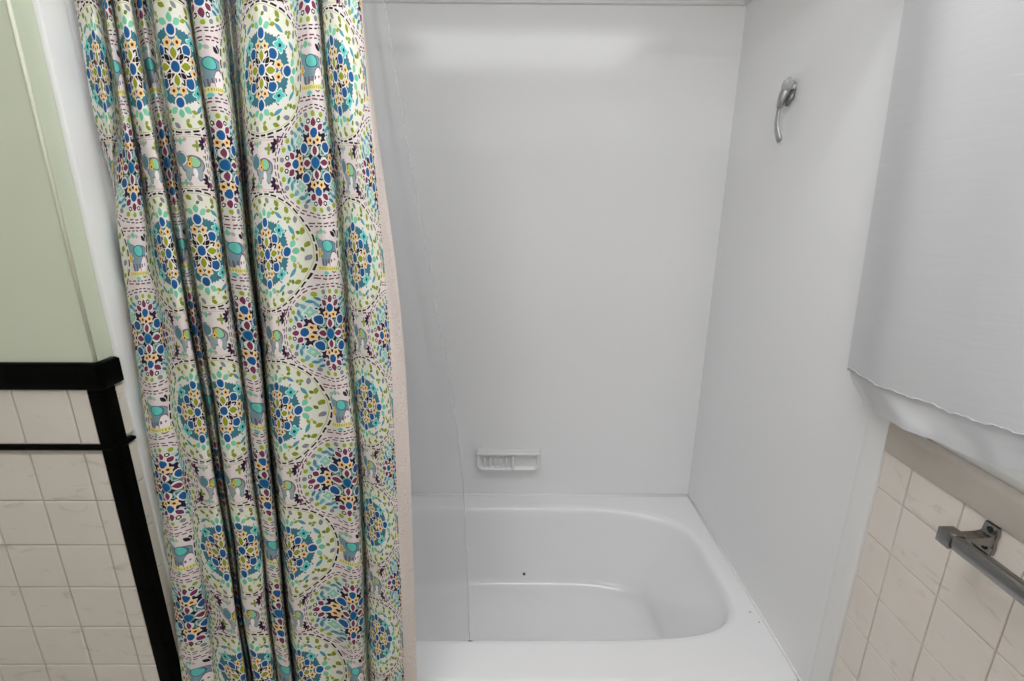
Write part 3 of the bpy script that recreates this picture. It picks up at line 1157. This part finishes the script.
# ------------------------------------------------------------------ printed shower curtain
# columns of the print that ride on folds (u counts pattern repeats), and their plan position (x, metres) at several heights
COLS = [0.5, 1.0, 1.5, 2.0, 2.5, 4.0, 4.5, 5.0]
FOLDS = [
    (1.800, (-0.6914, -0.6617, -0.6303, -0.5857, -0.5254, -0.4343, -0.3484, -0.3080), -0.7330, -0.2520, -0.2470),
    (1.630, (-0.6884, -0.6538, -0.6211, -0.5829, -0.5136, -0.4553, -0.3549, -0.2946), -0.7320, -0.2440, -0.2310),
    (1.474, (-0.7016, -0.6432, -0.6149, -0.5791, -0.5168, -0.4563, -0.3409, -0.2915), -0.7330, -0.2366, -0.2158),
    (1.307, (-0.7066, -0.6354, -0.6119, -0.5767, -0.5062, -0.4611, -0.3511, -0.2925), -0.7350, -0.2312, -0.2056),
    (1.158, (-0.7160, -0.6292, -0.6009, -0.5747, -0.5059, -0.4674, -0.3377, -0.2895), -0.7370, -0.2321, -0.2037),
    (1.003, (-0.7200, -0.6241, -0.6012, -0.5782, -0.5072, -0.4696, -0.3356, -0.2900), -0.7385, -0.2329, -0.2035),
    (0.843, (-0.7107, -0.6160, -0.5944, -0.5729, -0.5039, -0.4715, -0.3375, -0.2920), -0.7350, -0.2336, -0.2054),
    (0.661, (-0.7155, -0.6129, -0.5973, -0.5817, -0.5079, -0.4744, -0.3468, -0.2940), -0.7410, -0.2347, -0.2066),
    (0.510, (-0.7172, -0.6071, -0.5910, -0.5749, -0.5059, -0.4737, -0.3517, -0.2960), -0.7470, -0.2364, -0.2087),
]
# what of the cloth shows beside each column at chest height: (repeats, metres, depth) toward the left and the right
SHOW = [
    ((-.17, -.030, .016), (.14, .025, .010)),
    ((-.30, -.034, .020), (.08, .016, .006)),
    ((-.05, -.009, .034), (.10, .012, .036)),
    ((-.09, -.020, .008), (.19, .042, .014)),
    ((-.05, -.018, .010), (.12, .021, .012)),
    ((-.22, -.026, .026), (.36, .086, .014)),
    ((-.11, -.026, .008), (.13, .027, .012)),
    ((-.16, -.014, .016), (.14, .020, .004)),
]
DCOL = [0.0, 0.0, 0.026, 0.0, 0.002, 0.0, 0.0, 0.010]      # depth of the column itself
DVAL = [.034, .058, .060, .058, .100, .016, .056]           # depth of the valley after each column
Z_TOP, Z_BOT = 2.02, 0.13


def curtain_y(z):
    return 0.975 - (2.0 - z) * (0.115 / 1.65)


def hermite(x, xs, ys):
    """monotone piecewise cubic through (xs, ys), vectorised over x"""
    xs, ys = np.asarray(xs, float), np.asarray(ys, float)
    h = np.diff(xs)
    d = np.diff(ys) / h
    mm = np.zeros_like(ys)
    for i in range(1, len(xs) - 1):
        if d[i - 1] * d[i] > 0:
            w1, w2 = 2 * h[i] + h[i - 1], h[i] + 2 * h[i - 1]
            mm[i] = (w1 + w2) / (w1 / d[i - 1] + w2 / d[i])
    mm[0], mm[-1] = d[0], d[-1]
    i = np.clip(np.searchsorted(xs, x) - 1, 0, len(xs) - 2)
    t = (x - xs[i]) / h[i]
    return ((1 + 2 * t) * (1 - t) ** 2 * ys[i] + t * (1 - t) ** 2 * h[i] * mm[i] + t * t * (3 - 2 * t) * ys[i + 1] + t * t * (t - 1) * h[i] * mm[i + 1])


def fold_knots(cols, xl, xh, xend, ref, open_):
    """knots (u, x, depth) along the cloth at one height"""
    n = len(COLS)
    gaps = [cols[i + 1] - cols[i] for i in range(n - 1)]
    rg = [ref[i + 1] - ref[i] for i in range(n - 1)]
    K = [(-0.25, xl + 0.012 - .022 * open_, .060 - .040 * open_), (0.03, xl + 0.001 + .015 * open_, .045 - .043 * open_), (0.29, xl + .036 * open_, .022 + .010 * open_)]
    for i in range(n):
        (dul, dxl, dl), (dur, dxr, dr) = SHOW[i]
        dl, dr = dl * 1.5, dr * 1.5
        dxl, dxr = dxl * .88, dxr * .88
        sl_ = min(max(gaps[i - 1] / rg[i - 1], .35), 2.2) if i else 1.0
        sr_ = min(max(gaps[i] / rg[i], .35), 2.2) if i < n - 1 else 1.0
        if i:
            cap = (COLS[i] - COLS[i - 1]) * 0.5
            wl_ = sl_ ** 0.8
            K.append((COLS[i] + max(dul * wl_, -cap * 1.15), cols[i] + dxl * sl_, dl))
        K.append((COLS[i], cols[i], DCOL[i]))
        if i < n - 1:
            wr_ = sr_ ** 0.8
            u1 = COLS[i] + dur * wr_
            x1 = cols[i] + dxr * sr_
            K.append((u1, x1, dr))
            s2 = min(max(gaps[i] / rg[i], .35), 2.2)
            nl = SHOW[i + 1][0]
            u2, x2 = COLS[i + 1] + nl[0] * s2 ** 0.8, cols[i + 1] + nl[1] * .88 * s2
            dv = DVAL[i] * min(1.15, s2 ** -0.45)
            if u2 - u1 < 0.03:                       # cloth shown without a break: drop the knots' clash
                K[-1] = (0.5 * (u1 + u2) - 0.02, x1 + (0.5 * (x2 - x1) - 0.001), max(dr, nl[2]))
            else:
                if u2 - u1 > 0.6:
                    K.append((u1 + 0.22 * (u2 - u1), x1 * .8 + x2 * .2 + .004, dv))
                    K.append((u1 + 0.50 * (u2 - u1), x1 * .5 + x2 * .5, dv * .55))
                    K.append((u1 + 0.78 * (u2 - u1), x1 * .2 + x2 * .8 - .004, dv))
                else:
                    K.append((0.5 * (u1 + u2), 0.5 * (x1 + x2), dv))
    K.append((5.14, cols[-1] + .018, .004))
    K.append((5.36, xh - .010, .010))
    K.append((5.48, xh, .012))
    K.append((5.62, xend, .006))
    K.sort()
    out = [K[0]]
    for k in K[1:]:
        if k[0] - out[-1][0] > 0.012:
            out.append(k)
    return out


def build_curtain():
    zf = np.array([f[0] for f in FOLDS])[::-1]
    tabs = np.array([list(f[1]) + [f[2], f[3], f[4]] for f in FOLDS])[::-1]
    ref = FOLDS[2][1]
    nu, nz = 760, 260
    us = np.linspace(-0.25, 5.62, nu)
    zs_ = np.linspace(Z_BOT, Z_TOP, nz)
    X = np.zeros((nz, nu))
    D = np.zeros((nz, nu))
    rng = np.random.RandomState(3)
    ph = rng.rand(8) * 6.28
    for j, z in enumerate(zs_):
        row = np.zeros(tabs.shape[1])
        for dz, w in ((-.05, .25), (0, .5), (.05, .25)):
            zz = z + dz
            a = np.array([np.interp(zz, zf, tabs[:, i]) for i in range(tabs.shape[1])])
            if zz > zf[-1]:
                a = tabs[-1] + (tabs[-1] - tabs[-2]) / (zf[-1] - zf[-2]) * (zz - zf[-1]) * 0.5
            row += w * a
        t = np.clip((z - 1.50) / 0.25, 0, 1)
        op_ = t * t * (3 - 2 * t)               # the end fold opens out toward the rod
        K = fold_knots(row[:8], row[8], row[9], row[10], ref, op_)
        ku = [k[0] for k in K]
        X[j] = hermite(us, ku, [k[1] for k in K])
        D[j] = hermite(us, ku, [k[2] for k in K])
        D[j] += 0.0030 * np.sin(us * 5.3 + z * 4.1 + ph[0]) + 0.0022 * np.sin(us * 11 - z * 7.3 + ph[1]) + 0.0012 * np.sin(us * 23 + z * 13 + ph[2])

    def smooth(A, ax, n):
        for _ in range(n):
            B = A.copy()
            if ax == 0:
                B[1:-1] = 0.25 * A[:-2] + 0.5 * A[1:-1] + 0.25 * A[2:]
            else:
                B[:, 1:-1] = 0.25 * A[:, :-2] + 0.5 * A[:, 1:-1] + 0.25 * A[:, 2:]
            A = B
        return A
    X = smooth(smooth(X, 0, 14), 1, 6)
    D = smooth(smooth(D, 0, 14), 1, 10)
    P = np.zeros((nz, nu, 3))
    UVs = np.zeros((nz, nu, 2))
    for j, z in enumerate(zs_):
        y0 = curtain_y(z)
        P[j, :, 0] = X[j] * (1 + D[j] / y0)
        y = y0 + D[j]
        if z < 0.50:
            lim = np.interp(z, [0.40, 0.50], [0.936, 1.0])
            y = np.minimum(y, lim)
        P[j, :, 1] = y
        P[j, :, 2] = z
        off = np.interp(z, [0.3, 0.613, 0.905, 1.171, 1.467, 1.7855], [0.115, 0.089, 0.0625, 0.010, -0.013, -0.0125])
        s = np.clip((us - 4.66) / 0.20, 0, 1)
        s = s * s * (3 - 2 * s)
        sag = 0.006 * np.sin(us * 2.1 + 1.0)
        UVs[j, :, 0] = us * PER_U
        UVs[j, :, 1] = (z - 1.798) - off * s + sag
    return us, P, UVs


us, P, UVs = build_curtain()
nz_, nu_ = P.shape[:2]
split = int(np.searchsorted(us, 5.47))


def cloth_obj(name, P, UV, mat, parent, uvname, origin):
    nzz, nuu = P.shape[:2]
    verts = (P.reshape(-1, 3) - np.array(origin))
    idx = np.arange(nzz * nuu).reshape(nzz, nuu)
    faces = np.stack([idx[:-1, :-1], idx[:-1, 1:], idx[1:, 1:], idx[1:, :-1]], -1).reshape(-1, 4)
    me = bpy.data.meshes.new(name)
    me.vertices.add(len(verts))
    me.vertices.foreach_set('co', verts.astype(np.float32).ravel())
    me.loops.add(faces.size)
    me.loops.foreach_set('vertex_index', faces.astype(np.int32).ravel())
    me.polygons.add(len(faces))
    me.polygons.foreach_set('loop_start', np.arange(0, faces.size, 4, dtype=np.int32))
    me.update(calc_edges=True)
    lay = me.uv_layers.new(name=uvname)
    lay.data.foreach_set('uv', UV.reshape(-1, 2)[faces.ravel()].astype(np.float32).ravel())
    me.polygons.foreach_set('use_smooth', np.ones(len(faces), dtype=bool))
    me.materials.append(mat)
    me.validate()
    o = bpy.data.objects.new(name, me)
    C.objects.link(o)
    o.parent = parent
    return o


ROD_Y, ROD_Z = 0.985, 2.075
sc_o = (-0.48, curtain_y(Z_BOT), Z_BOT)
scur = thing('shower_curtain', 'gathered cotton shower curtain printed with blue and green medallions and elephants', 'shower curtain', sc_o)
cloth_obj('printed_panel', P[:, :split + 1], UVs[:, :split + 1], M_PRINT, scur, 'print', sc_o)
h = cloth_obj('side_hem', P[:, split:], UVs[:, split:], M_HEM, scur, 'print', sc_o)
h['label'] = 'pale pink unprinted side hem'

bm = bmesh.new()
add_tube(bm, [(XL + 0.009, ROD_Y, ROD_Z), (XR - 0.0005, ROD_Y, ROD_Z)], 0.0127, 20)
rod = mesh_obj('curtain_rod', bm, M_CHROME, None, smooth=True)
tag(rod, 'straight chrome shower curtain rod across the alcove above the printed curtain', 'curtain rod')
# hooks that hang the curtain on the rod
for k in range(12):
    i = int((k + 0.5) / 12 * split)
    p = P[-1, i]
    bm = bmesh.new()
    pts = []
    for a in range(17):
        t = 2 * PI * a / 16 * 0.93 + 0.2
        pts.append((p[0] - sc_o[0], ROD_Y - sc_o[1] + 0.0165 * math.sin(t), ROD_Z - sc_o[2] + 0.0165 * math.cos(t)))
    pts.append((p[0] - sc_o[0], p[1] - sc_o[1], p[2] - sc_o[2] - 0.006))
    add_tube(bm, pts, 0.0014, 6)
    mesh_obj('curtain_hook', bm, M_CHROME, scur, smooth=True)

# ------------------------------------------------------------------ clear liner hanging inside the tub
LEDGE = [(0.12, 1.188, -0.106), (0.24, 1.160, -0.107), (0.358, 1.126, -0.108), (0.60, 1.108, -0.108), (0.779, 1.095, -0.109), (1.041, 1.085, -0.122), (1.272, 1.075, -0.149), (1.497, 1.06, -0.178), (1.791, 1.04, -0.213), (1.929, 1.03, -0.227), (2.03, 1.02, -0.235)]


def build_liner():
    zs_ = np.linspace(0.17, 2.03, 160)
    n = 200
    lz = [l[0] for l in LEDGE]
    P = np.zeros((len(zs_), n, 3))
    UV = np.zeros((len(zs_), n, 2))
    s = np.linspace(0, 1, n)
    for j, z in enumerate(zs_):
        xe = hermite(np.array([z]), lz, [l[2] for l in LEDGE])[0]
        ye = hermite(np.array([z]), lz, [l[1] for l in LEDGE])[0]
        x0 = -0.62
        x = x0 + (xe - x0) * s
        g_ = 1.0 - 0.35 * (z / 2)
        dep = 0.012 * np.sin(s * 19 + 0.4 * z) + 0.008 * np.sin(s * 34 + 1.2 + z) + 0.016 * np.exp(-((s - (0.93 - 0.03 * (2 - z))) / 0.020) ** 2) - 0.010 * np.exp(-((s - 1.0) / 0.02) ** 2)
        P[j, :, 0] = x
        P[j, :, 1] = ye + dep * g_
        P[j, :, 2] = z
        UV[j, :, 0] = s
        UV[j, :, 1] = z
    return P, UV


LP, LUV = build_liner()
lo = (-0.35, 1.12, 0.17)
lin = thing('shower_liner', 'translucent vinyl shower liner hanging into the tub behind printed curtain', 'shower liner', lo)
cloth_obj('liner_sheet', LP, LUV, M_LINER, lin, 'sheet', lo)
# welded edge of the liner
bm = bmesh.new()
add_tube(bm, [Vector(LP[j, -1]) - Vector(lo) for j in range(0, 160, 3)], 0.0016, 6)
mesh_obj('edge_hem', bm, M_LINER, lin, smooth=True)
for k in range(6):
    i = int((k + 0.5) / 6 * 199)
    p = LP[-1, i]
    bm = bmesh.new()
    pts = []
    for a in range(17):
        t = 2 * PI * a / 16 * 0.93 + 3.0
        pts.append((p[0] - lo[0], ROD_Y - lo[1] + 0.0165 * math.sin(t), ROD_Z - lo[2] + 0.0165 * math.cos(t)))
    pts.append((p[0] - lo[0], p[1] - lo[1], p[2] - lo[2] - 0.006))
    add_tube(bm, pts, 0.0014, 6)
    mesh_obj('liner_hook', bm, M_CHROME, lin, smooth=True)

# ------------------------------------------------------------------ silver curtain over the window
def build_wcurtain():
    # left edge: (z, y); it hangs a little clear of the wall and flares at the hem
    n, nzz = 200, 150
    ys0 = 0.0
    s = np.linspace(0, 1, n)
    zt = 2.13
    P = np.zeros((nzz, n, 3))
    UV = np.zeros((nzz, n, 2))
    for j in range(nzz):
        t = j / (nzz - 1)                   # 0 at the hem, 1 at the rod
        edge = 0.944 + 0.063 * t - 0.050 * math.exp(-((t) / 0.032) ** 2)
        y = edge + (-0.20 - edge) * s
        zb = 1.186 + 0.012 * np.sin(s * 9 + 0.3) * (s > 0.0) + 0.03 * s ** 1.5 + 0.024 * np.clip((s - 0.20) / 0.12, 0, 1) + 0.006 * np.exp(-(s / 0.035) ** 2)
        # hem lifts where the folds swing forward
        zb = zb + 0.010 * np.exp(-((s - 0.33) / 0.08) ** 2)
        z = zb + (zt - zb) * t
        z = z + 0.020 * np.clip((s - 0.22) / 0.14, 0, 1) * max(0.0, 1 - t / 0.058)
        fold = 0.014 * np.sin(s * 24 + 2.3) + 0.007 * np.sin(s * 41 + 0.8 + 0.8 * t)
        flare = 0.75
        x = 0.700 + fold * flare - 0.014 * np.exp(-(s / 0.05) ** 2)
        P[j, :, 0] = x
        P[j, :, 1] = y
        P[j, :, 2] = z
        UV[j, :, 0] = s * 1.3
        UV[j, :, 1] = t * 0.93 + 0.010 * np.sin(s * 30) * t
    return P, UV


WP, WUV = build_wcurtain()
wo = (0.70, 0.4, 1.2)
wcur = thing('window_curtain', 'short silver grey slub curtain hanging over the window beside the tub', 'curtain', wo)
SEAM = 9
cloth_obj('curtain_panel', WP[SEAM:], WUV[SEAM:], M_SILVER, wcur, 'cloth', wo)
HP = WP[:SEAM + 1].copy()
tt = np.linspace(1, 0, SEAM + 1)
HP[:, :, 0] += np.interp(np.arange(SEAM + 1), [0, SEAM - 1, SEAM], [0.007, 0.005, 0.0])[:, None]
HP[:, :, 0] += 0.0022 * np.sin(np.linspace(0, 1, HP.shape[1]) * 95)[None, :] * np.linspace(1, 0, SEAM + 1)[:, None]
cloth_obj('curtain_hem', HP, WUV[:SEAM + 1], M_SILVER, wcur, 'cloth', wo)
# puckered stitching along the top of the hem
bm = bmesh.new()
pts = []
for i in range(0, WP.shape[1]):
    p = Vector(WP[SEAM, i]) - Vector(wo)
    p.z += 0.0010 * math.sin(i * 1.7) + 0.0012 * math.sin(i * 0.61)
    p.x -= 0.0002 + 0.0006 * math.sin(i * 2.3)
    pts.append(p)
add_tube(bm, pts, [0.0011 + 0.0004 * math.sin(i * 1.1) for i in range(len(pts))], 6)
mesh_obj('hem_seam', bm, simple_mat('silver_thread', srgb(205, 205, 207), 0.6, noise=0.2, nscale=200), wcur, smooth=True)
bm = bmesh.new()
add_tube(bm, [(0.700, 1.03, 2.14), (0.700, -0.24, 2.14)], 0.009, 14)
for yy in (1.02, -0.23):
    add_tube(bm, [(0.700, yy, 2.14), (WX if yy < 0.8 else XR, yy, 2.14)], 0.006, 10)
wr = mesh_obj('window_curtain_rod', bm, M_CHROME, None, smooth=True)
tag(wr, 'slim chrome rod carrying the silver window curtain', 'curtain rod')

# ------------------------------------------------------------------ lights of the room
lf = thing('ceiling_light', 'long flat ceiling light fixture with frosted diffuser', 'ceiling light', (0.10, 0.50, CEIL))
bm = bmesh.new()
add_box(bm, (-0.64, -0.30, -0.045), (0.64, 0.30, 0.0), 0.004)
mesh_obj('housing', bm, M_TRIMW, lf)
md, nt, b = new_mat('lit_diffuser')
b.inputs['Base Color'].default_value = (0.9, 0.9, 0.9, 1)
b.inputs['Emission Color'].default_value = (0.975, 0.98, 1.0, 1)
b.inputs['Emission Strength'].default_value = 2.6
bm = bmesh.new()
add_box(bm, (-0.625, -0.285, -0.060), (0.625, 0.285, -0.045), 0.006)
mesh_obj('diffuser', bm, md, lf)
ad = bpy.data.lights.new('ceiling_lamp', 'AREA')
ad.shape = 'RECTANGLE'
ad.size, ad.size_y = 1.15, 0.56
ad.energy = CEIL_W
ad.color = (0.975, 0.98, 1.0)
ao = bpy.data.objects.new('ceiling_lamp', ad)
ao.location = (0.10, 0.50, CEIL - 0.064)
C.objects.link(ao)

vf = thing('vanity_light', 'wall light bar with four frosted globe bulbs', 'wall light', (-0.95, YREAR, 2.18))
bm = bmesh.new()
add_box(bm, (-0.36, 0.0, -0.05), (0.36, 0.03, 0.05), 0.005)
mesh_obj('backplate', bm, M_CHROME, vf)
mb, nt, b = new_mat('lit_globe')
b.inputs['Base Color'].default_value = (0.9, 0.9, 0.9, 1)
b.inputs['Emission Color'].default_value = (0.975, 0.975, 1.0, 1)
b.inputs['Emission Strength'].default_value = VANITY_E
for k in range(4):
    x = -0.27 + 0.18 * k
    bm = bmesh.new()
    bmesh.ops.create_uvsphere(bm, u_segments=24, v_segments=14, radius=0.055)
    for v in bm.verts:
        v.co += Vector((x, 0.085, 0))
    mesh_obj('globe_bulb', bm, mb, vf, smooth=True)
    bm = bmesh.new()
    add_lathe(bm, [(0.0, 0.026), (0.02, 0.024), (0.035, 0.020)], (0, 1, 0), (x, 0.022, 0), 20)
    mesh_obj('socket', bm, M_CHROME, vf, smooth=True)
